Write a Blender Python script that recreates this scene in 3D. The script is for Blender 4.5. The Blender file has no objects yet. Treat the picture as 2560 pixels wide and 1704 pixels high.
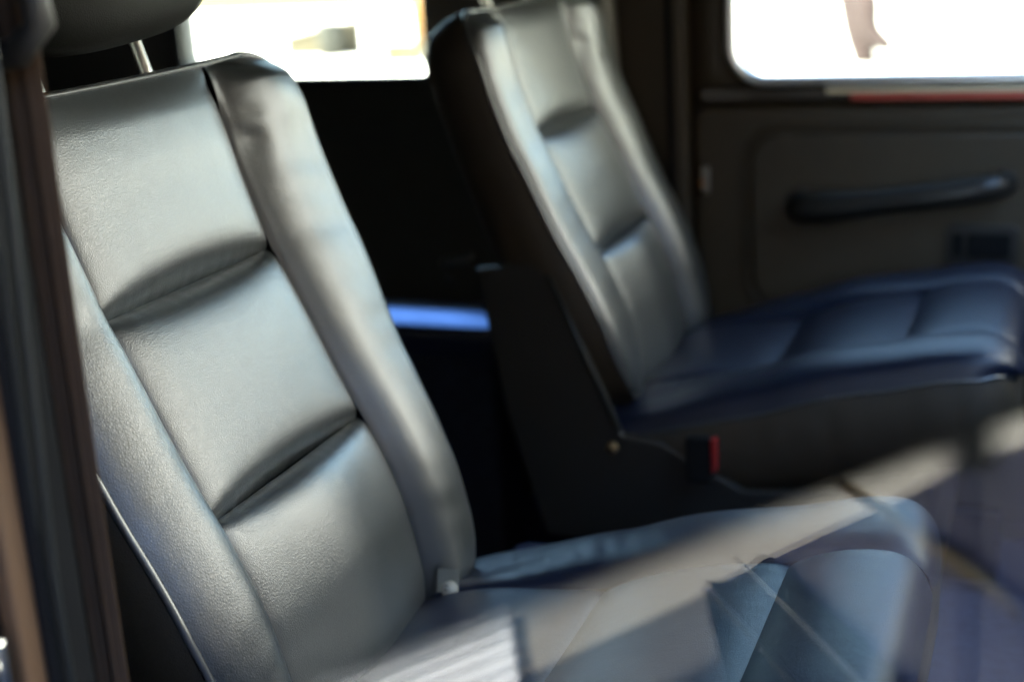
import bpy, bmesh, math, random
from mathutils import Vector, Matrix
random.seed(7)
S = bpy.context.scene
C = S.collection

# ------------------------------------------------------------------ camera
cam_d = bpy.data.cameras.new('camera')
cam = bpy.data.objects.new('camera', cam_d); C.objects.link(cam)
cam_d.lens = 50.0; cam_d.sensor_width = 36.0; cam_d.sensor_fit = 'HORIZONTAL'
cam_d.clip_start = 0.02; cam_d.clip_end = 500
YAW, PITCH, ROLL = 0.379, 0.288, -0.058
fw = Vector((-math.sin(YAW)*math.cos(PITCH), math.cos(YAW)*math.cos(PITCH), -math.sin(PITCH)))
rt = Vector((math.cos(YAW), math.sin(YAW), 0)); up = rt.cross(fw)
r2 = rt*math.cos(ROLL) + up*math.sin(ROLL); u2 = up*math.cos(ROLL) - rt*math.sin(ROLL)
m3 = Matrix((r2, u2, -fw)).transposed()
cam.matrix_world = Matrix.Translation((0.642, -0.925, 0.467)) @ m3.to_4x4()
cam_d.dof.use_dof = True; cam_d.dof.focus_distance = 1.20; cam_d.dof.aperture_fstop = 2.9
S.camera = cam

# ------------------------------------------------------------------ sky, sun, exposure
SUN_EL, SUN_AZ = math.radians(50), math.atan2(-0.83, -0.56)      # sun stands behind the photographer, over the rear of the car
w = bpy.data.worlds.new('World'); S.world = w; w.use_nodes = True
nt = w.node_tree; nt.nodes.clear()
sky = nt.nodes.new('ShaderNodeTexSky'); sky.sky_type = 'NISHITA'; sky.sun_disc = False
sky.sun_elevation = SUN_EL; sky.sun_rotation = math.pi/2 - SUN_AZ
sky.air_density = 1.0; sky.dust_density = 0.3; sky.ozone_density = 2.5
bg = nt.nodes.new('ShaderNodeBackground'); bg.inputs['Strength'].default_value = 0.11
ow = nt.nodes.new('ShaderNodeOutputWorld')
nt.links.new(sky.outputs[0], bg.inputs[0]); nt.links.new(bg.outputs[0], ow.inputs[0])
sd = bpy.data.lights.new('sun', 'SUN'); sd.energy = 4.5; sd.angle = math.radians(0.5); sd.color = (1, .95, .87)
so = bpy.data.objects.new('sun', sd); C.objects.link(so)
sdir = Vector((math.cos(SUN_AZ)*math.cos(SUN_EL), math.sin(SUN_AZ)*math.cos(SUN_EL), math.sin(SUN_EL)))
so.rotation_euler = sdir.to_track_quat('Z', 'Y').to_euler(); so.location = sdir*20
S.view_settings.view_transform = 'Standard'; S.view_settings.look = 'None'
S.view_settings.exposure = 4.35; S.view_settings.gamma = 1
S.render.engine = 'CYCLES'
S.cycles.max_bounces = 10; S.cycles.transparent_max_bounces = 16
S.cycles.caustics_reflective = False; S.cycles.caustics_refractive = False
S.cycles.sample_clamp_indirect = 6

# ------------------------------------------------------------------ helpers
def nodes(name):
    m = bpy.data.materials.new(name); m.use_nodes = True
    return m, m.node_tree, m.node_tree.nodes['Principled BSDF']
def simple(name, col, rough=.5, metal=0., bump=0, bscale=200, vary=.15, spec=.5, coat=0):
    m, t, b = nodes(name)
    b.inputs['Roughness'].default_value = rough; b.inputs['Metallic'].default_value = metal
    b.inputs['Specular IOR Level'].default_value = spec
    if coat: b.inputs['Coat Weight'].default_value = coat; b.inputs['Coat Roughness'].default_value = .05
    tc = t.nodes.new('ShaderNodeTexCoord')
    n = t.nodes.new('ShaderNodeTexNoise'); n.inputs['Scale'].default_value = bscale*.08; n.inputs['Detail'].default_value = 5
    t.links.new(tc.outputs['Object'], n.inputs['Vector'])
    mx = t.nodes.new('ShaderNodeMix'); mx.data_type = 'RGBA'
    mx.inputs[6].default_value = (*[c*(1-vary) for c in col], 1); mx.inputs[7].default_value = (*[min(1, c*(1+vary)) for c in col], 1)
    t.links.new(n.outputs['Fac'], mx.inputs[0]); t.links.new(mx.outputs[2], b.inputs['Base Color'])
    if bump:
        n2 = t.nodes.new('ShaderNodeTexNoise'); n2.inputs['Scale'].default_value = bscale; n2.inputs['Detail'].default_value = 3
        t.links.new(tc.outputs['Object'], n2.inputs['Vector'])
        bp = t.nodes.new('ShaderNodeBump'); bp.inputs['Strength'].default_value = bump; bp.inputs['Distance'].default_value = .001
        t.links.new(n2.outputs['Fac'], bp.inputs['Height']); t.links.new(bp.outputs[0], b.inputs['Normal'])
    return m
def leather(name, col, rough=.45, grain=1., spec=.5):
    m, t, b = nodes(name); L = t.links.new
    b.inputs['Base Color'].default_value = (*col, 1); b.inputs['Roughness'].default_value = rough
    b.inputs['Specular IOR Level'].default_value = spec
    b.inputs['Coat Weight'].default_value = .5; b.inputs['Coat Roughness'].default_value = rough-.06
    tc = t.nodes.new('ShaderNodeTexCoord')
    nw = t.nodes.new('ShaderNodeTexNoise'); nw.inputs['Scale'].default_value = 38; nw.inputs['Detail'].default_value = 3
    L(tc.outputs['Object'], nw.inputs['Vector'])
    mp = t.nodes.new('ShaderNodeMapping'); mp.inputs['Rotation'].default_value = (0, .5, 0); mp.inputs['Scale'].default_value = (1, 1.25, .72)
    L(tc.outputs['Object'], mp.inputs['Vector'])
    sub = t.nodes.new('ShaderNodeVectorMath'); sub.operation = 'MULTIPLY_ADD'; sub.inputs[1].default_value = (.006, .006, .006)
    L(nw.outputs['Color'], sub.inputs[0]); L(mp.outputs[0], sub.inputs[2])
    def vor(scale, hi):
        v = t.nodes.new('ShaderNodeTexVoronoi'); v.feature = 'DISTANCE_TO_EDGE'; v.inputs['Scale'].default_value = scale
        L(sub.outputs[0], v.inputs['Vector'])
        r = t.nodes.new('ShaderNodeMapRange'); r.interpolation_type = 'SMOOTHSTEP'
        r.inputs[1].default_value = 0; r.inputs[2].default_value = hi
        L(v.outputs['Distance'], r.inputs[0]); return r
    a = vor(460, .30); c = vor(820, .38)
    add = t.nodes.new('ShaderNodeMath'); add.operation = 'MULTIPLY_ADD'; add.inputs[1].default_value = .35
    L(c.outputs[0], add.inputs[0]); L(a.outputs[0], add.inputs[2])
    # slack, softly rumpled hide
    ns = t.nodes.new('ShaderNodeTexNoise'); ns.inputs['Scale'].default_value = 30; ns.inputs['Detail'].default_value = 2
    L(mp.outputs[0], ns.inputs['Vector'])
    b1 = t.nodes.new('ShaderNodeBump'); b1.inputs['Strength'].default_value = .16; b1.inputs['Distance'].default_value = .0022
    L(ns.outputs['Fac'], b1.inputs['Height'])
    b2 = t.nodes.new('ShaderNodeBump'); b2.inputs['Strength'].default_value = .85*grain; b2.inputs['Distance'].default_value = .00042
    L(add.outputs[0], b2.inputs['Height']); L(b1.outputs[0], b2.inputs['Normal'])
    L(b2.outputs[0], b.inputs['Normal']); L(b2.outputs[0], b.inputs['Coat Normal'])
    return m
def thin_glass(name, tint=(1, 1, 1)):
    """both faces of a thin pane in one: clear straight through, Fresnel mirror on top"""
    m = bpy.data.materials.new(name); m.use_nodes = True; t = m.node_tree; t.nodes.clear()
    o = t.nodes.new('ShaderNodeOutputMaterial'); mx = t.nodes.new('ShaderNodeMixShader')
    tr = t.nodes.new('ShaderNodeBsdfTransparent'); tr.inputs[0].default_value = (*tint, 1)
    gl = t.nodes.new('ShaderNodeBsdfGlossy'); gl.inputs['Roughness'].default_value = .0
    fr = t.nodes.new('ShaderNodeFresnel'); ge = t.nodes.new('ShaderNodeNewGeometry')
    ma = t.nodes.new('ShaderNodeMath'); ma.operation = 'MULTIPLY_ADD'      # same reflectance from either side of a face
    ma.inputs[1].default_value = 1/1.5-1.5; ma.inputs[2].default_value = 1.5
    t.links.new(ge.outputs['Backfacing'], ma.inputs[0]); t.links.new(ma.outputs[0], fr.inputs[0])
    t.links.new(fr.outputs[0], mx.inputs[0])
    t.links.new(tr.outputs[0], mx.inputs[1]); t.links.new(gl.outputs[0], mx.inputs[2]); t.links.new(mx.outputs[0], o.inputs[0])
    return m

def link(name, me, mat, parent=None, smooth=True):
    o = bpy.data.objects.new(name, me); C.objects.link(o)
    if mat: me.materials.append(mat)
    if smooth:
        for p in me.polygons: p.use_smooth = True
    if parent: o.parent = parent; o.matrix_parent_inverse = Matrix.Identity(4)
    return o
def mesh(name, vs, fs, mat, parent=None, smooth=True):
    me = bpy.data.meshes.new(name); me.from_pydata([tuple(v) for v in vs], [], fs); me.update()
    bm = bmesh.new(); bm.from_mesh(me); bmesh.ops.remove_doubles(bm, verts=bm.verts, dist=1e-6)
    bmesh.ops.recalc_face_normals(bm, faces=bm.faces); bm.to_mesh(me); bm.free()
    return link(name, me, mat, parent, smooth)
def surf(name, nu, nv, fn, mat, parent=None):
    vs = [fn(i/nu, j/nv) for i in range(nu+1) for j in range(nv+1)]
    fs = [(i*(nv+1)+j, (i+1)*(nv+1)+j, (i+1)*(nv+1)+j+1, i*(nv+1)+j+1) for i in range(nu) for j in range(nv)]
    return mesh(name, vs, fs, mat, parent)
def loft(name, rings, mat, parent=None, closed=False, caps=False):
    n = len(rings[0]); vs = [p for r in rings for p in r]; fs = []
    for i in range(len(rings)-1):
        for j in range(n if closed else n-1):
            k = (j+1) % n; fs.append((i*n+j, (i+1)*n+j, (i+1)*n+k, i*n+k))
    if caps: fs.append(tuple(range(n))); fs.append(tuple((len(rings)-1)*n+j for j in range(n)))
    return mesh(name, vs, fs, mat, parent)
def tube(name, pts, r, mat, parent=None, n=10, rs=None):
    pts = [Vector(p) for p in pts]; rings = []; prev = None
    for i, p in enumerate(pts):
        d = (pts[min(i+1, len(pts)-1)] - pts[max(i-1, 0)]).normalized()
        a = prev - d*prev.dot(d) if prev else d.orthogonal()
        a.normalize(); prev = a; b = d.cross(a); rr = rs[i] if rs else r
        rings.append([p + (a*math.cos(2*math.pi*k/n) + b*math.sin(2*math.pi*k/n))*rr for k in range(n)])
    return loft(name, rings, mat, parent, closed=True, caps=True)
def box(name, lo, hi, mat, parent=None, bev=.004, seg=2, rot=None, piv=None):
    bm = bmesh.new(); bmesh.ops.create_cube(bm, size=1)
    lo = Vector(lo); hi = Vector(hi)
    for v in bm.verts: v.co = Vector(((v.co.x+.5)*(hi.x-lo.x)+lo.x, (v.co.y+.5)*(hi.y-lo.y)+lo.y, (v.co.z+.5)*(hi.z-lo.z)+lo.z))
    if bev: bmesh.ops.bevel(bm, geom=bm.edges[:], offset=bev, segments=seg, affect='EDGES', profile=.5)
    if rot: 
        c = Vector(piv) if piv else (lo+hi)/2
        bmesh.ops.rotate(bm, cent=c, matrix=rot, verts=bm.verts)
    me = bpy.data.meshes.new(name); bm.to_mesh(me); bm.free()
    o = link(name, me, mat, parent, smooth=False)
    return o
def plate(name, outline, a0, a1, mat, parent=None, bev=.003, axis=1):
    """outline of (u, v) points extruded along an axis: axis 1 -> (x, z) outline along y; 2 -> (x, y) along z; 0 -> (y, z) along x"""
    def P(u, v, a): return ((a, u, v) if axis == 0 else (u, a, v) if axis == 1 else (u, v, a))
    bm = bmesh.new(); f = bm.faces.new([bm.verts.new(P(u, v, a0)) for u, v in outline])
    r = bmesh.ops.extrude_face_region(bm, geom=[f]); d = Vector(P(0, 0, a1-a0))
    for g in r['geom']:
        if isinstance(g, bmesh.types.BMVert): g.co += d
    bmesh.ops.recalc_face_normals(bm, faces=bm.faces)
    if bev:
        es = [e for e in bm.edges if len(e.link_faces) == 2 and e.calc_face_angle(0) > .6]
        bmesh.ops.bevel(bm, geom=es, offset=bev, segments=2, affect='EDGES', profile=.5)
    me = bpy.data.meshes.new(name); bm.to_mesh(me); bm.free()
    return link(name, me, mat, parent, smooth=False)
def rrect(x0, x1, z0, z1, r, n=8):
    out = []
    for cx, cz, a0 in ((x1-r, z1-r, 0), (x0+r, z1-r, 90), (x0+r, z0+r, 180), (x1-r, z0+r, 270)):
        for k in range(n+1):
            a = math.radians(a0 + 90*k/n); out.append((cx+r*math.cos(a), cz+r*math.sin(a)))
    return out
def holed(name, X0, X1, Z0, Z1, hole, y0, y1, mat, parent=None):
    """upright panel in the x-z plane with a rounded opening, y0 the cabin face and y1 the street face"""
    cx = sum(p[0] for p in hole)/len(hole); cz = sum(p[1] for p in hole)/len(hole); out = []
    for x, z in hole:
        dx, dz = x-cx, z-cz; t = 1e9
        if dx > 1e-9: t = min(t, (X1-cx)/dx)
        if dx < -1e-9: t = min(t, (X0-cx)/dx)
        if dz > 1e-9: t = min(t, (Z1-cz)/dz)
        if dz < -1e-9: t = min(t, (Z0-cz)/dz)
        out.append((cx+dx*t, cz+dz*t))
    corners = [(X0, Z0), (X0, Z1), (X1, Z0), (X1, Z1)]
    for c in corners:                                  # pull the nearest outline point to each corner
        k = min(range(len(out)), key=lambda i: (out[i][0]-c[0])**2+(out[i][1]-c[1])**2); out[k] = c
    R = [[(x, y0, z) for x, z in out], [(x, y0, z) for x, z in hole], [(x, y1, z) for x, z in hole], [(x, y1, z) for x, z in out]]
    R.append(R[0])
    return loft(name, R, mat, parent, closed=True)
def thing(name, label, cat, loc=(0, 0, 0), group=None):
    o = bpy.data.objects.new(name, None); C.objects.link(o); o.location = loc; o.empty_display_size = .1
    o['label'] = label; o['category'] = cat
    if group: o['group'] = group
    return o
def structure(o): o['kind'] = 'structure'; return o
def crom(P, n=8):
    P = [Vector(p) for p in P]; out = []
    for i in range(len(P)-1):
        a, b, c, d = P[max(i-1, 0)], P[i], P[i+1], P[min(i+2, len(P)-1)]
        for k in range(n):
            t = k/n; out.append(.5*((2*b)+(c-a)*t+(2*a-5*b+4*c-d)*t*t+(3*b-a-3*c+d)*t**3))
    out.append(P[-1]); return out
def sm(a, b, x):
    t = max(0., min(1., (x-a)/(b-a))); return t*t*(3-2*t)
_pc = {}
def piece(tab, t):
    key = id(tab)
    if key not in _pc:
        P = crom([(a, 0, b) for a, b in tab], 10); v = []
        k = 0
        for i in range(401):
            x = i/400
            while k < len(P)-2 and P[k+1].x < x: k += 1
            d = P[k+1].x-P[k].x; v.append(P[k].z+(P[k+1].z-P[k].z)*(0 if d < 1e-9 else max(0, min(1, (x-P[k].x)/d))))
        for _ in range(2):
            v = [v[0]]+[(v[i-1]+2*v[i]+v[i+1])/4 for i in range(1, 400)]+[v[-1]]
        _pc[key] = v
    v = _pc[key]; f = max(0, min(399.999, t*400)); i = int(f); return v[i]+(v[i+1]-v[i])*(f-i)

# ------------------------------------------------------------------ materials
M = {}
M['leather'] = leather('black_leather', (.021, .024, .024), .37, .31, spec=1.)
M['leather_seat'] = leather('sky_tinted_leather', (.006, .009, .021), .37, .34, spec=.38)  # black leather; blue of the reflected sky is put into its colour
M['leather_seat'].node_tree.nodes['Principled BSDF'].inputs['Coat Weight'].default_value = .06
M['leather_side'] = leather('dark_brown_leather', (.028, .020, .011), .60, .5, spec=.35)
M['leather_head'] = leather('shaded_leather', (.007, .007, .0055), .60, .35, spec=.12)  # seat leather made darker for the shade under the roof
M['leather_head'].node_tree.nodes['Principled BSDF'].inputs['Coat Weight'].default_value = .03
M['leather_side'].node_tree.nodes['Principled BSDF'].inputs['Coat Weight'].default_value = .1
M['piping'] = simple('black_piping', (.045, .047, .047), .24, spec=1.)
M['shell'] = simple('black_plastic', (.014, .0125, .010), .5, bump=.2, bscale=900)
M['plastic_brown'] = simple('dark_brown_vinyl', (.046, .033, .017), .55, bump=.3, bscale=700)
M['black'] = simple('black_trim', (.009, .009, .009), .9, spec=.1)
M['dark_panel'] = simple('charcoal_panel', (.065, .068, .066), .7, bump=.3, bscale=600, spec=.3)
M['carpet'] = simple('navy_carpet', (.040, .048, .085), .95, bump=.8, bscale=900, vary=.4, spec=.1)
M['lining'] = simple('roof_lining', (.035, .033, .028), .95, bump=.3, bscale=800, spec=.1)
M['chrome'] = simple('chrome', (.75, .75, .74), .12, 1., vary=.02)
M['steel'] = simple('brushed_steel', (.55, .53, .48), .3, 1., vary=.08)
M['brass'] = simple('brass', (.75, .55, .28), .3, 1., vary=.08)
M['rubber'] = simple('rubber_seal', (.011, .013, .013), .5, spec=.3, vary=.2)
M['belt'] = simple('belt_webbing', (.060, .038, .024), .9, spec=.1, bump=.5, bscale=500)
M['belt_grey'] = simple('grey_belt_webbing', (.22, .21, .19), .6, bump=.5, bscale=500)
M['brown_trim'] = simple('brown_trim', (.10, .055, .028), .5)
M['white_plastic'] = simple('white_plastic', (.36, .34, .27), .4)
M['clear_tag'] = simple('smoky_plastic', (.11, .12, .10), .3)
M['red'] = simple('red_plastic', (.22, .012, .012), .35)
M['red_reflection'] = simple('red_reflection', (.50, .07, .045), .3)  # red part of the reflection on the door ledge, as colour
M['cream'] = simple('cream_reflection', (.80, .66, .42), .3)  # cream part of the same ledge reflection, as colour
M['orange'] = simple('orange_plastic', (.6, .25, .06), .4)
M['paint'] = simple('violet_blue_paint', (.115, .11, .19), .5, coat=.05)
M['paint_dark'] = simple('dark_paint', (.012, .011, .018), .3, coat=.5)
M['glass'] = thin_glass('clear_glass', (.93, .96, .95))
M['car_glass'] = thin_glass('green_tinted_glass', (.945, .97, .89))
M['bench'] = leather('sky_tinted_bench', (.010, .014, .045), .30, .4, spec=.7)  # bench leather with the blue sky sheen put into its base colour

# ------------------------------------------------------------------ ground, pavements
def ground_mat(name, col, scale, vary):
    m, t, b = nodes(name); tc = t.nodes.new('ShaderNodeTexCoord'); b.inputs['Roughness'].default_value = .85
    n = t.nodes.new('ShaderNodeTexNoise'); n.inputs['Scale'].default_value = scale; n.inputs['Detail'].default_value = 8
    t.links.new(tc.outputs['Object'], n.inputs['Vector'])
    r = t.nodes.new('ShaderNodeValToRGB'); r.color_ramp.elements[0].position = .3; r.color_ramp.elements[1].position = .7
    r.color_ramp.elements[0].color = (*[c*(1-vary) for c in col], 1); r.color_ramp.elements[1].color = (*[c*(1+vary) for c in col], 1)
    t.links.new(n.outputs['Fac'], r.inputs[0]); t.links.new(r.outputs[0], b.inputs['Base Color'])
    bp = t.nodes.new('ShaderNodeBump'); bp.inputs['Strength'].default_value = .3; bp.inputs['Distance'].default_value = .01
    t.links.new(n.outputs['Fac'], bp.inputs['Height']); t.links.new(bp.outputs[0], b.inputs['Normal'])
    return m
GZ = -1.0
structure(mesh('road', [(-200, -200, GZ), (200, -200, GZ), (200, 200, GZ), (-200, 200, GZ)], [(0, 1, 2, 3)], ground_mat('asphalt', (.018, .018, .018), 3, .3), smooth=False))
pv = ground_mat('pale_paving', (.60, .59, .55), .8, .12)
structure(mesh('pavement', [(-60, 2.0, GZ+.10), (60, 2.0, GZ+.10), (60, 90, GZ+.10), (-60, 90, GZ+.10), (-60, 2.0, GZ), (60, 2.0, GZ)], [(0, 1, 2, 3), (4, 5, 1, 0)], pv, smooth=False))
fc = ground_mat('grey_paving', (.115, .105, .086), 1.2, .12)
structure(mesh('forecourt', [(1.35, -2.5, GZ+.004), (4.38, 1.98, GZ+.004), (14, 3.9, GZ+.004), (14, -3, GZ+.004)], [(0, 3, 2, 1)], fc, smooth=False))

# ------------------------------------------------------------------ street beyond the car
def building(label, x0, x1, y0, y1, h, col, wins, roofcol):
    t = thing('building', label, 'building', ((x0+x1)/2, y0, GZ))
    ox, oy = (x0+x1)/2, y0
    box('wall', (x0-ox, 0, 0), (x1-ox, y1-oy, h), simple('render_%d' % int(x0*10), col, .9, bscale=6), t, bev=.02)
    box('roof', (x0-ox-.02, -.02, h), (x1-ox+.02, y1-oy+.02, h+.25), simple('roof_%d' % int(x0*10), roofcol, .8), t, bev=.02)
    for (a, b, z0, z1, c) in wins:
        wf = box('window' if z0 > .3 else 'door', (a-ox, -.05, z0), (b-ox, .06, z1), simple('opening_%d_%d' % (int(a*10), int(z0*10)), c, .4), t, bev=.01)
        box('frame', (a-ox-.08, -.09, z1), (b-ox+.08, .05, z1+.1), M['white_plastic'], wf, bev=.01)
    return t
building('cream yellow building far across the street, seen through the rear window', -19, -6.5, 22, 30, 4, (.055, .046, .022),
         [(-14.0, -12.9, 1.0, 2.3, (.05, .05, .04)), (-17, -15.8, 1.0, 2.3, (.05, .05, .04)), (-9.2, -8.0, .2, 2.3, (.05, .04, .02))], (.3, .2, .15))
building('long pale grey building behind the walking person', -5.5, 16, 30, 38, 4, (.6, .6, .6),
         [(-3, -1, 1, 2.6, (.3, .33, .35)), (2, 4, 1, 2.6, (.3, .33, .35)), (7, 9, 1, 2.6, (.3, .33, .35))], (.35, .35, .35))
building('tall grey brown slab behind the photographer, added to shade the car', -14, .50, -3.4, -2.8, 7, (.16, .13, .10), [(-1.5, -.2, 1, 3, (.02, .02, .02)), (-7, -5.5, 1, 3, (.02, .02, .02))], (.03, .03, .03))  # unseen thin slab, added to block sun and near-side sky
building('grey block beyond the white one, added to dim the seat reflections', 6.8, 24, 7.3, 16, 8, (.16, .16, .15), [], (.2, .2, .2))  # unseen, added so reflections beyond the white block stay dim
building('white sunlit block diagonally ahead of the car, added to brighten the seats', 6.5, 24, 2.4, 7.1, 9, (.60, .59, .56), [(12, 14, 1, 3, (.2, .2, .2))], (.3, .3, .3))  # unseen bright surface, added to light the seats through the windscreen
building('dark block straight ahead of the car, added to dim the windscreen light', 10, 24, -4.6, 2.2, 8, (.06, .05, .04), [(14, 16, 1, 3, (.02, .02, .02))], (.05, .04, .04))  # unseen, added to cut the light from straight ahead
building('long brown block opposite the open door, added to screen off the sky', 1.4, 14, -12, -6, 6, (.22, .17, .12), [(5.5, 6.7, 1, 3, (.02, .02, .02)), (3, 4.2, 1, 3, (.02, .02, .02))], (.05, .04, .04))  # unseen, added to keep blue sky off the near side
lw = thing('low_wall', 'low cream wall on the bright pavement behind the nearest seat', 'wall', (-7.15, 13.5, GZ+.10))
plate('wall', [(-.46, 0), (.43, 0), (.43, .36), (.30, .37), (-.46, .22)], -.12, .12, simple('cream_render', (.030, .025, .012), .9, bscale=40), lw, bev=.02)
plate('coping', [(-.48, .222), (.30, .372), (.45, .362), (.45, .392), (.30, .402), (-.48, .252)], -.15, .15, simple('cream_coping', (.09, .08, .055), .9), lw, bev=.006)
pb = thing('planter', 'olive green planter standing before the low cream wall', 'planter', (-6.92, 13.2, GZ+.10))
loft('tub', [[(r*math.cos(a), r*math.sin(a), z) for a in [2*math.pi*i/20 for i in range(20)]] for z, r in ((0, .11), (.25, .14), (.36, .15), (.40, .15), (.41, .12))], simple('olive_paint', (.010, .011, .007), .7), pb, closed=True, caps=True)
yc = thing('crate', 'small yellow crate on the pavement, lowest thing in the rear side window', 'crate', (-5.75, 12.6, GZ+.10))
ym = simple('yellow_crate_plastic', (.050, .036, .008), .6)
box('crate_base', (-.20, -.12, 0), (.20, .12, .03), ym, yc, bev=.005)
for k in range(3):
    box('crate_slat', (-.20, -.12, .05+k*.06), (.20, -.10, .09+k*.06), ym, yc, bev=.004)
    box('crate_slat', (-.20, .10, .05+k*.06), (.20, .12, .09+k*.06), ym, yc, bev=.004)
for x in (-.19, .17):
    box('crate_end', (x, -.099, .031), (x+.02, .099, .21), ym, yc, bev=.004)
# yellow street bin near the rear window's right edge
tb = thing('street_bin', 'yellow orange litter bin on the pavement behind the top of the far seat', 'bin', (-6.0, 13.6, GZ+.10))
for k, (z0, z1, r0, r1, mt) in enumerate(((0, .85, .10, .12, simple('yellow_paint', (.10, .045, .003), .5)), (.85, .95, .13, .10, simple('olive_lid', (.25, .22, .05), .5)))):
    loft('bin_body' if k == 0 else 'lid', [[((r0+(r1-r0)*u)*math.cos(a), (r0+(r1-r0)*u)*math.sin(a), z0+(z1-z0)*u) for a in [2*math.pi*i/20 for i in range(20)]] for u in (0, .5, 1)], mt, tb, closed=True, caps=True)

# ------------------------------------------------------------------ walking person seen through the door window
def skin_body(name, joints, edges, mat, parent, lvl=2):
    me = bpy.data.meshes.new(name); me.from_pydata([j[:3] for j in joints], edges, []); me.update()
    o = bpy.data.objects.new(name, me); C.objects.link(o); o.parent = parent
    md = o.modifiers.new('skin', 'SKIN'); md.use_smooth_shade = True
    for i, j in enumerate(joints):
        me.skin_vertices[0].data[i].radius = (j[3], j[4] if len(j) > 4 else j[3])
    me.skin_vertices[0].data[0].use_root = True
    s = o.modifiers.new('sub', 'SUBSURF'); s.levels = s.render_levels = lvl
    dg = bpy.context.evaluated_depsgraph_get(); dg.update()
    m2 = bpy.data.meshes.new_from_object(o.evaluated_get(dg)); o.modifiers.clear(); o.data = m2
    m2.materials.append(mat)
    for p in m2.polygons: p.use_smooth = True
    return o
per = thing('person', 'person in loose rosy brown trousers walking past outside the far door window', 'person', (-1.02, 11.55, GZ+.10))
skin = simple('skin', (.45, .27, .19), .55); trou = simple('rosy_trousers', (.012, .0045, .0045), .9, bscale=60, vary=.25)
shirt = simple('pale_shirt', (.62, .60, .58), .9); shoe = simple('brown_shoes', (.010, .006, .005), .6)
skin_body('body', [(0, 0, .95, .13, .10), (0, 0, 1.15, .12, .09), (0, 0, 1.38, .15, .10), (0, 0, 1.50, .06), (.02, 0, 1.60, .075, .085), (.03, 0, 1.70, .065, .075),
     (-.08, .10, 1.40, .05), (-.14, .13, 1.15, .042), (-.06, .16, .93, .032), (-.03, .16, .84, .030),
     (.08, -.10, 1.40, .05), (-.02, -.16, 1.15, .042), (.14, -.17, .96, .032), (.19, -.17, .89, .030)],
     [(0, 1), (1, 2), (2, 3), (3, 4), (4, 5), (2, 6), (6, 7), (7, 8), (8, 9), (2, 10), (10, 11), (11, 12), (12, 13)], skin, per)
skin_body('shirt', [(0, 0, .93, .155, .125), (0, 0, 1.15, .15, .12), (0, 0, 1.38, .17, .125), (-.08, .10, 1.41, .07), (-.13, .13, 1.2, .06), (.08, -.10, 1.41, .07), (.0, -.16, 1.2, .06)],
     [(0, 1), (1, 2), (2, 3), (3, 4), (2, 5), (5, 6)], shirt, per)
skin_body('trousers', [(0, 0, .98, .15, .12), (0, 0, .86, .14, .13), (-.06, .08, .55, .150), (-.02, .08, .30, .140), (.05, .08, .03, .115), (.05, .08, -.0, .10), (.07, -.08, .55, .130), (.10, -.08, .30, .105), (.30, -.08, .13, .075)],
     [(0, 1), (1, 2), (2, 3), (3, 4), (4, 5), (1, 6), (6, 7), (7, 8)], trou, per)
for (x, y, z) in ((.10, .08, 0), (.33, -.08, .05)):
    skin_body('shoe', [(x-.06, y, z+.045, .045), (x+.05, y, z+.04, .045), (x+.16, y, z+.03, .032)], [(0, 1), (1, 2)], shoe, per)
loft('hair', [[(.015+r*math.cos(a), r*.95*math.sin(a), z) for a in [2*math.pi*i/16 for i in range(16)]] for z, r in ((1.62, .095), (1.68, .10), (1.74, .09), (1.78, .06), (1.795, .01))], simple('brown_hair', (.05, .03, .02), .6), per, closed=True, caps=True)
# small brown pigeon-like bird on the pavement further right
bd = thing('bird', 'small brown bird standing on the bright pavement, right of the person', 'bird', (-.56, 15.5, GZ+.10))
bmt = simple('brown_feathers', (.014, .008, .006), .8, bscale=80)
skin_body('body', [(0, 0, .16, .07), (-.10, 0, .12, .055), (-.22, 0, .08, .02), (.07, 0, .24, .04), (.10, 0, .30, .035), (.15, 0, .30, .012)], [(0, 1), (1, 2), (0, 3), (3, 4), (4, 5)], bmt, bd)
for y in (-.03, .03): tube('leg', [(0, y, .11), (.01, y, .0)], .008, M['orange'], bd, n=6)
pt = thing('street_post', 'thin grey post on the bright pavement, left of the walking person', 'post', (-2.04, 15.0, GZ+.10))
tube('pole', [(0, 0, 0), (0, 0, 1.0)], .03, simple('grey_post_paint', (.04, .04, .043), .5), pt)
tube('base', [(0, 0, 0), (0, 0, .05)], .07, simple('grey_base_paint', (.35, .35, .35), .6), pt)

# ------------------------------------------------------------------ the seat
W = .28
prof = [(.030, -.270), (.046, -.235), (.0555, -.20), (.0570, -.175), (.0535, -.15), (.047, -.12), (.0385, -.085), (.0225, -.043), (.001, 0), (-.0175, .033), (-.035, .068), (-.0515, .104), (-.068, .14),
        (-.0835, .172), (-.098, .21), (-.1115, .25), (-.1225, .29), (-.1325, .322), (-.140, .339), (-.148, .349)]
PB = crom([(x, 0, z) for x, z in prof], 8)
Ls = [0.]
for a, b in zip(PB, PB[1:]): Ls.append(Ls[-1]+(b-a).length)
LT = Ls[-1]
def prof_at(s):
    s = max(0, min(LT, s)); i = 0
    lo, hi = 0, len(Ls)-1
    while hi-lo > 1:
        m = (lo+hi)//2
        if Ls[m] <= s: lo = m
        else: hi = m
    k = (s-Ls[lo])/(Ls[lo+1]-Ls[lo]); p = PB[lo].lerp(PB[lo+1], k)
    a = prof_raw(s-.008); b = prof_raw(s+.008); d = (b-a).normalized()
    return p, Vector((d.z, 0, -d.x))
def prof_raw(s):
    s = max(0, min(LT, s)); lo, hi = 0, len(Ls)-1
    while hi-lo > 1:
        m = (lo+hi)//2
        if Ls[m] <= s: lo = m
        else: hi = m
    return PB[lo].lerp(PB[lo+1], (s-Ls[lo])/(Ls[lo+1]-Ls[lo]))
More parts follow.
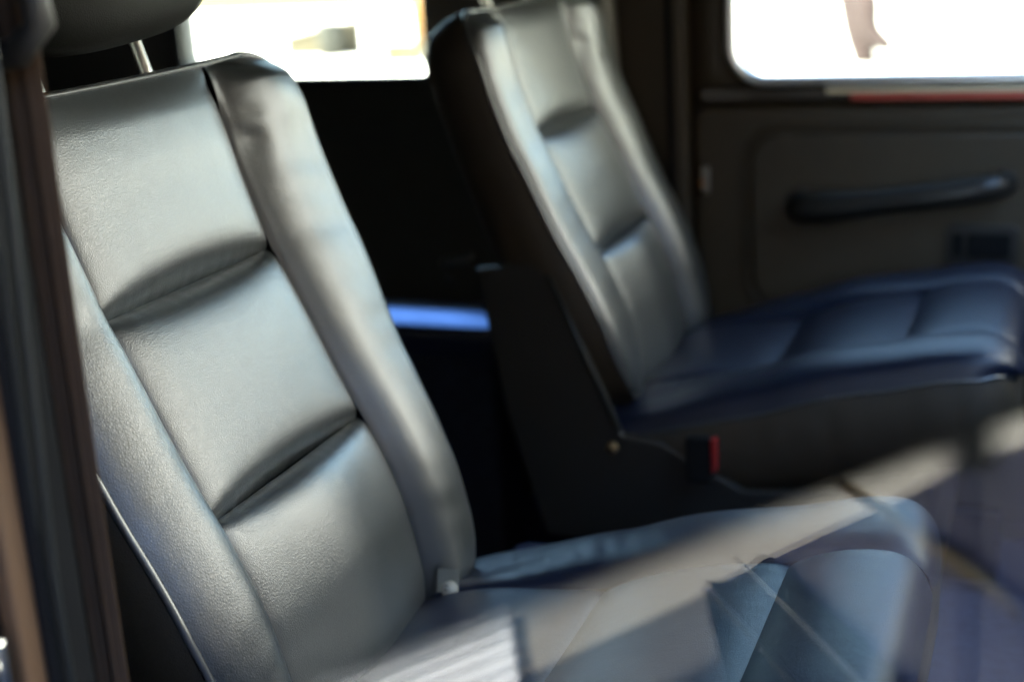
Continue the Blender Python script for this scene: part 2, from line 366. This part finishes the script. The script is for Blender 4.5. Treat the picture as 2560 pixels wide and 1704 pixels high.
def s_of_z(z):
    lo, hi = 0., LT
    for _ in range(40):
        m = (lo+hi)/2
        if prof_raw(m).z < z: lo = m
        else: hi = m
    return lo
SC = [0, s_of_z(0.0), s_of_z(.170), LT]          # quilting lines of the backrest

def wd(z, side, s):
    """width of a side bolster of the backrest; side -1 is the door side for the near seat"""
    wv = .134-.040*sm(.19, -.07, z) if side > 0 else NW
    rc = .075 if side > 0 else .060
    top = s - (LT-rc)
    if top > 0: wv -= (rc-.006) - math.sqrt(max(0, 1-min(1, top/rc)**2))*(rc-.006)
    z0, dz = (-.045, .165) if side < 0 else (-.13, .125)
    if z < z0: wv *= math.sqrt(max(.0, 1-((z0-z)/dz)**2)) if z > z0-dz else 0.
    return max(wv, .012)

NW = .090      # width of the door-side bolster, set per seat
HB = [(0, -.008), (.02, -.0035), (.06, .001), (.12, .0075), (.20, .0135), (.30, .0182), (.42, .0205), (.55, .0214), (.68, .0212), (.80, .0206), (.89, .0188), (.95, .0150), (.985, .0105), (1, .0065)]
HN = [(0, -.008), (.02, -.003), (.06, .004), (.12, .0105), (.22, .0160), (.34, .0178), (.48, .0165), (.62, .0130), (.76, .0080), (.88, .0020), (.96, -.0040), (1, -.0075)]
def hb(side): return HN if side < 0 and NW < .1 else HB
def make_backrest(root):
    # three quilted pads between the bolsters
    for k in range(3):
        s0, s1 = SC[k], SC[k+1]; L = s1-s0
        def f(u, v, s0=s0, s1=s1, L=L, k=k):
            v = .5-.5*math.cos(math.pi*v) if True else v
            uu = .5-.5*math.cos(math.pi*u)
            s = s0+L*uu; y = W*v; p, n = prof_at(s); db = s-s0; dt = s1-s
            fade = (max(1e-4, math.sin(math.pi*v)))**.55
            h = .006*math.sin(math.pi*v)**.8                        # gentle crown across
            h += .0025*math.sin(math.pi*uu) if k else .0
            if k == 2: h *= 1-.97*sm(.045, 0, dt)
            e = min(y, W-y); h -= (.006*math.exp(-e/.0035)+.005*math.exp(-(e/.020)**1.5))*(1-(.9*sm(.03, 0, dt) if k == 2 else 0))
            A = .023*(.20+.80*fade)
            if k > 0: h -= A*math.exp(-(db/(.004+.0095*fade))**1.12)       # the pad above rolls in deep over the crease
            if k < 2: h -= A*math.exp(-(dt/(.0035+.0065*fade))**.9)       # the pad below starts more sharply
            if k == 0: h += .010*sm(.0, .09, db)*math.exp(-((y-.14)/.07)**2)
            # small puckers running out of the crease
            if k < 2: h += .0006*math.sin(y*420+2*math.sin(y*90))*math.exp(-dt/.012)*fade
            if k > 0: h += .0006*math.sin(y*390+1.6*math.sin(y*110))*math.exp(-db/.012)*fade
            return p + n*h + Vector((0, y, 0))
        surf('backrest_pad', 90, 76, f, M['leather'], root)
    surf('backrest_foam', 40, 12, lambda u, v: prof_at(LT*u)[0] + prof_at(LT*u)[1]*(-.012-.020*math.sin(math.pi*max(0, min(1, (v*(W+.04)-.02)/W)))**.5) + Vector((0, -.02+(W+.04)*v, 0)), M['black'], root)
    # side bolsters
    for side in (-1, 1):
        def f(u, v, side=side):
            s = LT*math.sin(math.pi/2*u); p, n = prof_at(s); wv = wd(p.z, side, s)
            kz = 1 - .95*sm(LT-.035, LT, s)
            kz *= .45+.55*sm(-.21, -.12, p.z) if side < 0 else .55+.45*sm(-.24, -.18, p.z)
            h = piece(hb(side), v); h = h*kz if h > 0 else h*(1-sm(LT-.08, LT-.01, s))
            h += .007*math.exp(-((s-(LT-.05))/.035)**2)*math.exp(-((v-.55)/.3)**2)
            lat = wv*(v - .06*math.sin(math.pi*v)*0)
            # dimples along the inner seam near the top, folds on the flank low down
            h += -.004*math.exp(-((v-.13)/.10)**2)*math.exp(-((p.z-.262)/.03)**2)
            h += .0010*math.exp(-((v-.16)/.10)**2)*math.sin(s*150+v*8+2*math.sin(s*41))*math.exp(-((p.z-.27)/.05)**2)
            h += .0002*math.sin(s*140+v*5+1.3*math.sin(s*37))*math.sin(math.pi*v)
            y = -lat if side < 0 else W+lat
            return p + n*h + Vector((0, y, 0))
        surf('backrest_bolster', 200, 48, f, M['leather'], root)
    # outline of the upholstered face: up the near side, over the top, down the far side
    edge = []
    NS = 70
    def ep(s, side):
        p, n = prof_at(s); return p + n*hb(side)[-1][1]*(1-sm(LT-.08, LT-.01, s)) + Vector((0, -wd(p.z, side, s) if side < 0 else W+wd(p.z, side, s), 0)), n
    sa = s_of_z(-.20)
    for i in range(NS+1): edge.append(ep(sa+(LT-sa)*math.sin(math.pi/2*i/NS), -1))
    a, na = edge[-1]; b, nb = ep(LT, 1)
    for i in range(1, 30):
        t = i/30; q = a.lerp(b, t); q.z -= .0035*math.sin(math.pi*t)**.5
        edge.append((q, na))
    for i in range(NS+1): edge.append(ep(LT+(sa-LT)*(1-math.cos(math.pi/2*i/NS)), 1))
    tube('backrest_piping', [p+n*.0015 for p, n in edge], .0038, M['piping'], root, n=8)
    c = Vector((0, W/2, 0))
    rings = []
    for off, out, dn in ((0, 0, 0), (.006, .004, 0), (.030, .008, 0), (.062, .004, .0), (.082, -.008, .004), (.094, -.03, .012), (.100, -.075, .02)):
        r = []
        for i, (p, n) in enumerate(edge):
            pr = edge[max(0, i-1)][0]; nx = edge[min(len(edge)-1, i+1)][0]; tg = (nx-pr).normalized(); o_ = tg.cross(n).normalized()
            if o_.dot(p-Vector((p.x, W/2, -.02))) < 0: o_ = -o_
            back = Vector((-.92, 0, -.12)).lerp(Vector((-.80, 0, -.45)), sm(.20, .36, p.z))
            thick = 1.0 + .35*sm(.3, -.1, p.z)
            r.append(p + back*off*thick + o_*out - Vector((0, 0, dn*sm(.2, .34, p.z))))
        rings.append(r)
    last = rings[-1]; rings.append([Vector((q.x-.004, W/2, q.z)) for q in last])
    loft('backrest_cover', rings, M['leather_side'], root)

# ---- cushion
CP = crom([(.00, 0, -.222), (.045, 0, -.203), (.09, 0, -.187), (.135, 0, -.177), (.19, 0, -.170), (.245, 0, -.160), (.30, 0, -.141), (.35, 0, -.127), (.42, 0, -.112), (.47, 0, -.098), (.51, 0, -.093), (.532, 0, -.097), (.547, 0, -.109), (.555, 0, -.126)], 8)
LC = [0.]
for a, b in zip(CP, CP[1:]): LC.append(LC[-1]+(b-a).length)
def c_raw(s):
    s = max(0, min(LC[-1], s)); i = 0
    while i < len(LC)-2 and LC[i+1] < s: i += 1
    return CP[i].lerp(CP[i+1], (s-LC[i])/(LC[i+1]-LC[i]))
def c_at(s):
    p = c_raw(s); d = (c_raw(s+.006)-c_raw(s-.006)).normalized(); return p, Vector((-d.z, 0, d.x))
def s_of_x(x):
    lo, hi = 0., LC[-1]
    for _ in range(40):
        m = (lo+hi)/2
        if c_raw(m).x < x: lo = m
        else: hi = m
    return lo
KS = [0, s_of_x(.245), s_of_x(.425), LC[-1]]
def wc(s):
    wv = .128; top = s-(LC[-1]-.075)
    if top > 0: wv -= .065 - math.sqrt(max(0, .065**2-(min(top, .0749)*.065/.075)**2))
    return wv
HC = [(0, -.006), (.06, .004), (.16, .013), (.32, .0185), (.5, .0200), (.66, .0180), (.80, .0130), (.90, .006), (.96, -.006), (1, -.024)]
def make_cushion(root):
    for k in range(3):
        s0, s1 = KS[k], KS[k+1]; L = s1-s0
        def f(u, v, s0=s0, s1=s1, L=L, k=k):
            v = .5-.5*math.cos(math.pi*v); uu = .5-.5*math.cos(math.pi*u)
            s = s0+L*uu; y = W*v; p, n = c_at(s); db = s-s0; dt = s1-s; fade = max(1e-4, math.sin(math.pi*v))**.5
            h = .004*math.sin(math.pi*v)**.8 + .004*math.sin(math.pi*uu)
            if k == 2: h *= 1-.7*sm(.05, 0, dt)
            e = min(y, W-y); h -= .006*math.exp(-e/.0035)+.003*math.exp(-(e/.014)**1.5)
            A = .010*(.3+.7*fade)
            if k > 0: h -= A*math.exp(-(db/(.006+.012*fade))**1.05)
            if k < 2: h -= A*math.exp(-(dt/(.005+.010*fade))**1.05)
            return p + n*h + Vector((0, y, 0))
        surf('cushion_pad', 60, 60, f, M['leather_seat'], root)
    surf('cushion_foam', 40, 12, lambda u, v: c_at(LC[-1]*u)[0] + c_at(LC[-1]*u)[1]*(-.018) + Vector((0, -.02+(W+.04)*v, 0)), M['black'], root)
    for side in (-1, 1):
        def f(u, v, side=side):
            s = LC[-1]*math.sin(math.pi/2*u); p, n = c_at(s); wv = wc(s)
            kz = (.35+.65*sm(.10, .24, p.x))*(1-.7*sm(LC[-1]-.06, LC[-1], s))
            kz *= (1-.55*sm(.30, .48, p.x)) if side > 0 else 1-.25*sm(.35, .5, p.x)
            h = piece(HC, v); h = h*kz if h > 0 else h*(1-.6*sm(LC[-1]-.06, LC[-1], s))
            h -= .012*(1-sm(.10, .23, p.x))*sm(0, .5, v)
            h += .0010*math.sin(s*230+v*14)*math.exp(-((v-.35)/.25)**2)*sm(.4, .15, p.x)
            y = -wv*v if side < 0 else W+wv*v
            return p+n*h+Vector((0, y, 0))
        surf('cushion_bolster', 120, 40, f, M['leather_seat'], root)
    edge = []; N = 60
    def ep(s, side):
        p, n = c_at(s); h = HC[-1][1]*(1-.6*sm(LC[-1]-.06, LC[-1], s))-.012*(1-sm(.10, .23, p.x))
        return p+n*h+Vector((0, -wc(s) if side < 0 else W+wc(s), 0)), n
    for i in range(N+1): edge.append(ep(.02+(LC[-1]-.02)*math.sin(math.pi/2*i/N), -1))
    a, na = edge[-1]; b, _ = ep(LC[-1], 1)
    for i in range(1, 30): edge.append((a.lerp(b, i/30), na))
    for i in range(N+1): edge.append(ep(LC[-1]+(.02-LC[-1])*(1-math.cos(math.pi/2*i/N)), 1))
    tube('cushion_piping', [p for p, n in edge], .0034, M['piping'], root, n=8)
    rings = []
    for dn, out in ((0, 0), (.008, .003), (.035, .009), (.07, .008), (.10, -.002), (.125, -.02)):
        r = []
        for i, (p, n) in enumerate(edge):
            pr = edge[max(0, i-1)][0]; nx = edge[min(len(edge)-1, i+1)][0]; tg = (nx-pr).normalized(); o_ = tg.cross(Vector((0, 0, 1))).normalized()
            wr = .0016*math.sin(p.x*190+math.sin(p.x*60)*2)*math.sin(math.pi*min(1, dn/.10)) if p.x < .5 else 0
            r.append(p - Vector((0, 0, dn)) + o_*(out+wr))
        rings.append(r)
    if (rings[2][5].y > rings[0][5].y):
        pass
    loft('cushion_skirt', rings, M['leather_side'], root)

def make_headrest(root, cy=.150):
    hr = None
    def f(u, v):
        th = math.pi*(u-.5); ph = 2*math.pi*v
        def sp(c, e): return math.copysign(abs(c)**e, c)
        x = sp(math.cos(th), .55)*sp(math.cos(ph), .6); y = sp(math.cos(th), .55)*sp(math.sin(ph), .6); z = sp(math.sin(th), .48)
        X = x*.055; Y = y*.151; Z = z*.105
        X -= .34*Z*.5 - .02*(1-abs(z)) ; X += -.02*y*y
        return Vector((X-.170, Y+cy, Z+.485+.07*Y))
    hr = surf('headrest', 40, 64, f, M['leather_head'], root)
    for y in (cy-.075, cy+.083):
        tube('headrest_post', [(-.190-.05*t, y, .335+.11*t) if False else (-.172-.028*t, y, .325+.095*t) for t in (0, .25, .5, .75, 1)], .0062, M['steel'], hr, n=16)
        tube('post_collar', [(-.171, y, .328), (-.1745, y, .338)], .0105, M['black'], hr, n=16)

def make_seat(label, loc, far):
    global NW
    NW = .130 if far else .090
    t = thing('car_seat', label, 'car seat', loc, 'black leather front seats')
    make_backrest(t); make_cushion(t); make_headrest(t)
    if far:                                            # this seat's cushion reaches a little further forward
        for ch in t.children:
            if ch.name.startswith('cushion'):
                for v in ch.data.vertices:
                    if v.co.x > .43: v.co.x += (v.co.x-.43)*.22
    # recliner side shield and base of the seat
    sh = [(-.125, .010), (-.05, .020), (-.014, .006), (.078, -.218), (.13, -.224), (.245, -.285), (.43, -.272), (.46, -.30), (.46, -.38), (-.04, -.38), (-.09, -.20)]
    for y0, y1 in ((-.160, -.146), (W+.146, W+.160)):
        if far:
            p = plate('side_shield', [(x-.010, z-.003) for x, z in sh], y0+(.022 if y0 < 0 else 0), y1+(.022 if y0 < 0 else 0), M['shell'], t, bev=.004)
    if far: tube('shield_edge', [(-.028, -.1385, .001), (.020, -.1385, -.108), (.065, -.1385, -.215)], .0042, M['rubber'], t, n=8)
    tube('shield_bolt', [(.055, -.137, -.240), (.055, -.144, -.240)], .008, simple('aged_brass', (.30, .20, .10), .5, 1.), t, n=16)
    box('seat_base', (.02, -.12, -.50), (.48, W+.12, -.300), M['shell'], t, bev=.02)
    for y in (-.09, W+.09):
        box('seat_rail', (-.10, y-.02, -.62), (.55, y+.02, -.50), M['black'], t, bev=.004)
    # belt buckle with red release on the inboard flank
    yb = -.150 if far else W+.135
    s_ = -1 if far else 1
    zb = 0 if far else -.06
    bk = box('belt_buckle', (.165, min(yb, yb+s_*.018), -.270+zb), (.200, max(yb, yb+s_*.018), -.205+zb), M['black'], t, bev=.004)
    box('release_button', (.200, min(yb+s_*.002, yb+s_*.020), -.252+zb), (.2065, max(yb+s_*.002, yb+s_*.020), -.206+zb), M['red'], bk, bev=.0015, rot=Matrix.Rotation(math.radians(0), 3, 'Y'))
    return t
near_seat = make_seat('nearest black leather seat with creased quilted backrest, sharp in the foreground', (0, 0, 0), False)
far_seat = make_seat('blurred black leather seat across the cabin, in front of the door with the pull handle', (.027, .973, 0), True)

# smoky plastic tag with a white stud at the joint of the near seat
tg = thing('plastic_clip', 'smoky plastic tag with a white two-hole stud in the fold of the nearest seat', 'clip', (.078, .279, -.179))
tg.rotation_euler = (math.radians(-18), math.radians(-6), math.radians(14)); tg.scale = (.80, .80, .80)
box('tag', (-.016, .002, -.014), (.012, .004, .016), M['clear_tag'], tg, bev=.0008, rot=Matrix.Rotation(math.radians(8), 3, 'Y'))
st = tube('stud', [(.0, .0015, -.009), (.0, -.0035, -.009)], .0105, M['white_plastic'], tg, n=24)
for dx, dz in ((-.003, -.004), (-.005, -.009)):
    tube('hole', [(dx, -.0036, dz), (dx, -.0042, dz)], .0013, M['black'], st, n=10)

# ------------------------------------------------------------------ car body: floor, roof, walls, pillars, windows
YF = 1.50     # cabin face of the far side
car = thing('car_body', 'dark cabin of an off-road car around the seats, with pillars and rear side window', 'car', (0, 0, 0))
box('floor', (-1.70, -.34, -.66), (1.215, 1.56, -.62), M['carpet'], car, bev=.004)
box('roof', (-1.70, -.385, .66), (.78, 1.562, .70), M['lining'], car, bev=.01)
box('rear_wall', (-1.70, -.34, -.62), (-1.66, 1.56, .66), M['black'], car, bev=.004)
def rear_hole(g):
    q = rrect(-.990-g, -.455+g, .193-g, .62+g, .055)
    return q[:27]+rrect(-.60, -.455+g, .193-g, .40, .016)[27:]
rh = rear_hole(0)
holed('rear_side_panel', -1.66, -.13, -.62, .66, rh, YF, YF+.06, M['dark_panel'], car)
tube('window_seal', [(x, YF-.002, z) for x, z in rh]+[(rh[0][0], YF-.002, rh[0][1])], .006, M['rubber'], car)
gl = plate('rear_side_window', rear_hole(.002), YF+.028, YF+.0285, M['car_glass'], car, bev=0)
box('far_pillar', (-.13, YF-.035, -.62), (.036, YF+.06, .66), M['plastic_brown'], car, bev=.014, seg=3)
box('grey_pillar_cover', (-.452, YF-.012, .20), (-.20, YF-.0005, .66), simple('grey_plastic', (.20, .18, .15), .5), car, bev=.004)
box('pillar_cover_edge', (.004, YF-.045, -.62), (.016, YF-.0352, .66), M['black'], car, bev=.004)
box('dashboard', (.88, -.08, -.30), (1.22, 1.53, .10), M['shell'], car, bev=.05, seg=4)
box('firewall', (1.22, -.06, -.62), (1.26, 1.56, .16), M['black'], car, bev=.004)
box('far_footwell_panel', (.842, YF, -.62), (1.22, YF+.06, .16), M['black'], car, bev=.004)
# far front pillar and near one, leaning back to the roof
for y0, y1 in ((YF, YF+.06), (-.38, -.33)):
    plate('windscreen_pillar', [(1.02, .16), (1.08, .16), (.80, .67), (.74, .67)] if y0 < 0 else [(1.0, .10), (1.07, .10), (.90, .67), (.83, .67)], y0, y1, M['plastic_brown'] if y0 > 0 else M['paint_dark'], car, bev=.008)
ws = mesh('windscreen', [(1.05, -.33, .12), (1.05, 1.50, .12), (.76, 1.50, .655), (.76, -.33, .655)], [(0, 1, 2, 3)], M['car_glass'], car, smooth=False)
# near side behind the door opening
nh = rrect(-1.0, -.12, .20, .56, .055)
holed('near_rear_panel', -1.66, .0, -.62, .66, nh, -.33, -.38, M['black'], car)
plate('near_rear_window', rrect(-1.002, -.118, .198, .562, .055), -.36, -.3595, M['car_glass'], car, bev=0)
box('near_sill', (.0, -.38, -.66), (.98, -.30, -.56), M['paint_dark'], car, bev=.01)
box('centre_console', (-.05, .47, -.62), (.75, .78, -.36), M['carpet'], car, bev=.03, seg=3)
# near pillar with trim strips and door seals
box('near_pillar', (.0, -.33, -.62), (.070, -.27, .66), M['black'], car, bev=.008)
box('pillar_trim_strip', (.0895, -.352, -.62), (.1020, -.332, .66), M['brown_trim'], car, bev=.003)
box('pillar_outer_face', (.01, -.40, -.62), (.084, -.36, .66), M['paint_dark'], car, bev=.006)
tube('door_seal', [(.1050, -.330, -.62), (.1050, -.330, .12), (.118, -.330, .40), (.122, -.33, .66)], .0018, M['rubber'], car)
tube('door_seal', [(.1125, -.328, -.62), (.1125, -.328, .12), (.127, -.328, .40), (.131, -.328, .66)], .0024, M['rubber'], car)
box('pillar_rebate', (.068, -.335, -.62), (.108, -.30, .66), M['black'], car, bev=.003)
# door striker
sk = thing('door_striker', 'shiny chrome door striker low on the near door pillar', 'door striker', (.100, -.372, .073))
tube('loop', [(-.03, -.004, .016), (-.012, -.012, .014), (.0, -.012, .006), (.004, -.012, -.03)], .008, M['chrome'], sk, n=14)
box('striker_plate', (-.035, .0, -.03), (.004, .008, .025), M['chrome'], sk, bev=.002)
tube('screw', [(-.012, -.0, .036), (-.012, -.006, .036)], .004, M['brass'], sk, n=12)

# front wing of the car with its shoulder, wheel arch lip and coachline (seen mirrored in the door glass)
wing = thing('front_wing', 'violet blue front wing of the car, mirrored in the open door glass', 'car wing', (.74, -.35, -.6))
def wl(x, z): return (x-.74, z+.6)
plate('wheel_housing', [wl(.80, -.06), wl(.93, -.08), wl(1.083, -.12), wl(1.27, -.165), wl(1.44, -.22), wl(1.44, -.395), wl(.80, -.395)], .08, .10, M['black'], wing, bev=.003)
plate('wing_panel', [wl(.66, .25), wl(.70, .243), wl(.75, .219), wl(.787, .199), wl(.74, -.55), wl(.66, -.55)], -.004, .03, M['paint'], wing, bev=.003)
plate('wing_panel', [wl(.795, .195), wl(.819, .183), wl(.916, .123), wl(1.037, .053), wl(1.333, -.121), wl(1.50, -.219), wl(1.51, -.228), wl(1.40, -.190), wl(1.083, -.085), wl(.93, -.05), wl(.78, -.025), wl(.76, -.40), wl(.748, -.55)], -.004, .03, M['paint'], wing, bev=.003)
plate('arch_lip', [wl(1.44, -.182), wl(1.33, -.128), wl(1.196, -.041), wl(1.011, .0), wl(.866, .033), wl(.78, .05), wl(.78, -.03), wl(.93, -.055), wl(1.083, -.091), wl(1.27, -.137)], -.014, -.0045, M['black'], wing, bev=.003)
def wt(L, y): return [(wl(*p)[0], y, wl(*p)[1]) for p in L]
tube('arch_edge', wt([(1.292, -.085), (1.08, -.035), (.925, -.001), (.80, .02)], -.015), .0012, M['steel'], wing, n=6)
tube('arch_edge', wt([(1.40, -.178), (1.27, -.143), (1.083, -.097), (.93, -.062), (.80, -.035)], -.012), .0035, M['rubber'], wing, n=6)
tube('coachline', wt([(.989, .105), (.891, .126), (.858, .131), (.791, .145), (.715, .153)], -.008), .0042, simple('dull_brass', (.40, .28, .14), .45, 1.), wing, n=8)

# ------------------------------------------------------------------ far front door
door = thing('car_door', 'dark brown far door with pull handle, switch plate and rounded window', 'car door', (.03, YF, -.62))
def D(x, y, z): return (x-.03, y-YF, z+.62)
dh = rrect(.108, .90, .180, .58, .062, 10)
holed('door_panel', 0, .81, 0, 1.28, [(x-.03, z+.62) for x, z in rrect(.108, .80, .180, .625, .062, 10)], 0, .06, M['plastic_brown'], door)
hp = rrect(.108, .80, .180, .625, .062, 10)
tube('window_frame', [D(x, YF-.006, z) for x, z in hp]+[D(hp[0][0], YF-.003, hp[0][1])], .010, simple('window_chrome', (.85, .85, .86), .28, 1.), door, n=12)
plate('window_glass', [(x-.03, z+.62) for x, z in rrect(.106, .802, .178, .627, .062, 10)], .028, .0285, M['car_glass'], door, bev=0)
box('ledge', D(.055, YF-.018, .146), D(.78, YF-.0005, .172), simple('varnished_brown', (.045, .035, .025), .2, coat=.5), door, bev=.006, seg=3)
box('cream_reflection', D(.27, YF-.0215, .1605), D(.78, YF-.0182, .1695), M['cream'], door, bev=.001)  # reflections on the ledge, drawn as thin coloured strips
box('red_reflection', D(.31, YF-.0215, .1485), D(.78, YF-.0182, .1600), M['red_reflection'], door, bev=.001)
plate('door_card', [(x-.03, z+.62) for x, z in rrect(.045, .785, -.58, .136, .02)], -.012, -.0005, M['plastic_brown'], door, bev=.006)
plate('inner_pad', [(x-.03, z+.62) for x, z in rrect(.142, .84, -.208, .096, .055)], -.024, -.0125, M['plastic_brown'], door, bev=.008)
tube('pad_rim', [D(x, YF-.015, z) for x, z in rrect(.132, .85, -.218, .106, .062)], .0045, M['plastic_brown'], door, n=8)
# pull handle: thick bar that swells to its right end
hp_ = crom([D(.230, YF-.03, -.027), D(.252, YF-.055, -.026), D(.33, YF-.068, -.016), D(.45, YF-.072, .0), D(.527, YF-.066, .012), D(.551, YF-.045, .014), D(.557, YF-.02, .014)], 6)
tube('pull_handle', hp_, .018, simple('satin_black', (.018, .017, .015), .30, spec=.35), door, n=18, rs=[.029-.008*sm(.1, .45, (p.x-.19)/.35)*.9 for p in hp_])
sw = plate('switch_plate', [(x-.03, z+.62) for x, z in rrect(.468, .583, -.122, -.054, .014)], -.031, -.0245, M['shell'], door, bev=.003)
for x0, x1 in ((.480, .497), (.503, .570)):
    box('switch', D(x0, YF-.037, -.108), D(x1, YF-.0315, -.068), M['black'], sw, bev=.003)
lt = box('door_latch', D(.056, YF-.022, -.012), D(.070, YF-.0125, .036), M['steel'], door, bev=.003)
box('latch_pin', D(.054, YF-.026, .004), D(.062, YF-.0225, .012), M['orange'], lt, bev=.001)

# ------------------------------------------------------------------ seat belts
def ribbon(name, pts, wdir, width, mat, parent, thick=.0016):
    pts = crom(pts, 6); rings = []
    for i, p in enumerate(pts):
        d = (pts[min(i+1, len(pts)-1)]-pts[max(i-1, 0)]).normalized(); wv = Vector(wdir[0]).lerp(Vector(wdir[1]), i/(len(pts)-1)).normalized()
        n = d.cross(wv).normalized(); wv = wv*width/2
        rings.append([p-wv-n*thick/2, p+wv-n*thick/2, p+wv+n*thick/2, p-wv+n*thick/2])
    return loft(name, rings, mat, parent, closed=True, caps=True)
nb = thing('seat_belt', 'dark brown seat belt hanging from its guide along the near door pillar', 'seat belt', (.0675, -.256, -.58))
ribbon('webbing', [(-.004, .01, 1.02), (.0, .004, .95), (.001, .0, .80), (.0, .0, .55), (.0, 0, .3), (.0, 0, .02)], ((.97, .25, 0), (.97, .25, 0)), .047, M['belt'], nb)
for k in range(4):
    dx = -.016+.0105*k
    ribbon('belt_rib', [(dx*.8-.003, .007+dx*.26, 1.02), (dx*.9, .001+dx*.26, .93), (dx, -.0022+dx*.26, .80), (dx, -.0022+dx*.26, .55), (dx, -.0022+dx*.26, .02)], ((.97, .25, 0), (.97, .25, 0)), .0035, M['belt'], nb, thick=.0016)
gd = tube('belt_guide', [(-.03, 0, 1.0), (-.012, -.002, .985), (.018, -.002, .99), (.034, 0, 1.005), (.030, 0, 1.045), (.0, 0, 1.06), (-.03, 0, 1.045), (-.035, 0, 1.015)], .009, M['shell'], nb, n=12)
ribbon('anchor_strap', [(0, -.004, 1.05), (0, -.012, 1.15), (0, -.03, 1.23)], ((1, 0, 0), (1, 0, 0)), .03, M['shell'], nb, thick=.004)
box('anchor', (-.025, -.03, -.03), (.02, .0, .02), M['black'], nb, bev=.004)
fb = thing('seat_belt', 'pale grey seat belt by the far pillar, beside the top of the blurred seat', 'seat belt', (-.086, 1.42, .10))
ribbon('webbing', [(-.008, .02, .54), (-.004, .01, .35), (.004, 0, .16), (.012, -.005, -.05)], ((.3, .9, 0), (.3, .9, 0)), .045, M['belt_grey'], fb)
box('belt_guide', (-.03, .0, .42), (.02, .035, .46), M['black'], fb, bev=.006)

# ------------------------------------------------------------------ rear bench and what stands by it
rb = thing('rear_bench', 'low bench behind the front seats, sky sheen coloured into its blue edge strip', 'bench', (-.75, 1.15, -.522))
BC = crom([(-.030, 0, .318), (-.036, 0, .345), (-.030, 0, .3575), (-.010, 0, .3645), (.012, 0, .3715), (.030, 0, .3765), (.060, 0, .377), (.085, 0, .372), (.092, 0, .350)], 5)
def bench_pad(u, v):
    x = -.60+1.16*u; e = min(u, 1-u)/.03
    ex = 1 if e >= 1 else .6+.4*math.sqrt(max(0, 1-(1-e)**2))
    p = BC[min(len(BC)-1, int(round(v*(len(BC)-1))))]
    return Vector((x, .03+(p.x-.03)*ex, .32+(p.z-.32)*ex-.010*sm(.3, .9, u)))
surf('bench_cushion', 80, len(BC)-1, bench_pad, M['bench'], rb)
surf('sky_sheen_strip', 60, 4, lambda u, v: Vector((-.585+1.12*u, -.027+.046*v, .3625+.0150*v-.008*sm(.35, .9, u)+.0016*math.sin(math.pi*v))), simple('sky_sheen_blue', (.16, .25, .50), .30, .9), rb)  # sky reflection on the bench edge, made as a blue metal strip
box('bench_base', (-.59, -.02, -.10), (.54, .085, .34), M['carpet'], rb, bev=.01)
bb = thing('belt_buckle', 'small chrome buckle and round knob on the dark wall behind the near seat', 'buckle', (-.405, 1.46, -.15))
box('bracket', (-.035, -.01, .0), (.030, .02, .016), M['steel'], bb, bev=.004, rot=Matrix.Rotation(math.radians(-12), 3, 'Y'))
tube('knob', [(-.02, -.01, -.022), (-.02, -.018, -.022)], .007, M['chrome'], bb, n=14)

# ------------------------------------------------------------------ open near door: only its lowered pane reaches into the frame
dn = thing('open_car_door', 'open near door with its clear window pane, top edge running up to the right', 'car door', (.6336, -.40, -.62))
ax = Vector((.5401, .8416, 0))          # along the pane, towards the hinge
nn = Vector((.8416, -.5401, 0))
TOP = .28217+.62
def pane(a0, a1, z0, z1, off, th):
    v = []
    for a in (a0, a1):
        for z in (z0, z1):
            for o_ in (off, off+th): v.append(ax*a+nn*o_+Vector((0, 0, z)))
    return v, [(0, 1, 3, 2), (4, 6, 7, 5), (0, 4, 5, 1), (2, 3, 7, 6), (0, 2, 6, 4), (1, 5, 7, 3)]
# pane: two mirror faces 4 mm apart with a rounded ground top edge
v_, f_ = pane(-.62, .05, .60, TOP-.002, -.004, .004)
mesh('window_pane', v_, f_, M['glass'], dn, smooth=False)
v_, f_ = pane(-.66, .05, .02, .61, -.03, .05)
mesh('door_skin', v_, f_, M['paint'], dn, smooth=False)
box('corner_trim', (.012, -.02, TOP-.03), (.035, .0, TOP+.006), M['chrome'], dn, bev=.004)

# white slatted crate out on the forecourt, mirrored in the pane
cr = thing('slatted_crate', 'white painted slatted crate on the forecourt, mirrored low in the door glass', 'crate', (2.66, -.64, GZ))
wp = simple('white_paint', (.44, .44, .435), .6, vary=.04)
du = Vector((.53, .84))
for i in range(11):
    x = .30-i*.062
    q = [(x, .13), (x-.75*du.x/1, .13-.75*du.y), (x-.75*du.x-.052, .13-.75*du.y), (x-.052, .13)]
    plate('slat', q, .02, .06, wp, cr, bev=.004, axis=2)
for y in (-.36, .04):
    box('bearer', (-.60-.3*(y<0), y-.03, 0), (.28-.3*(y<0), y+.03, .02), wp, cr, bev=.004)
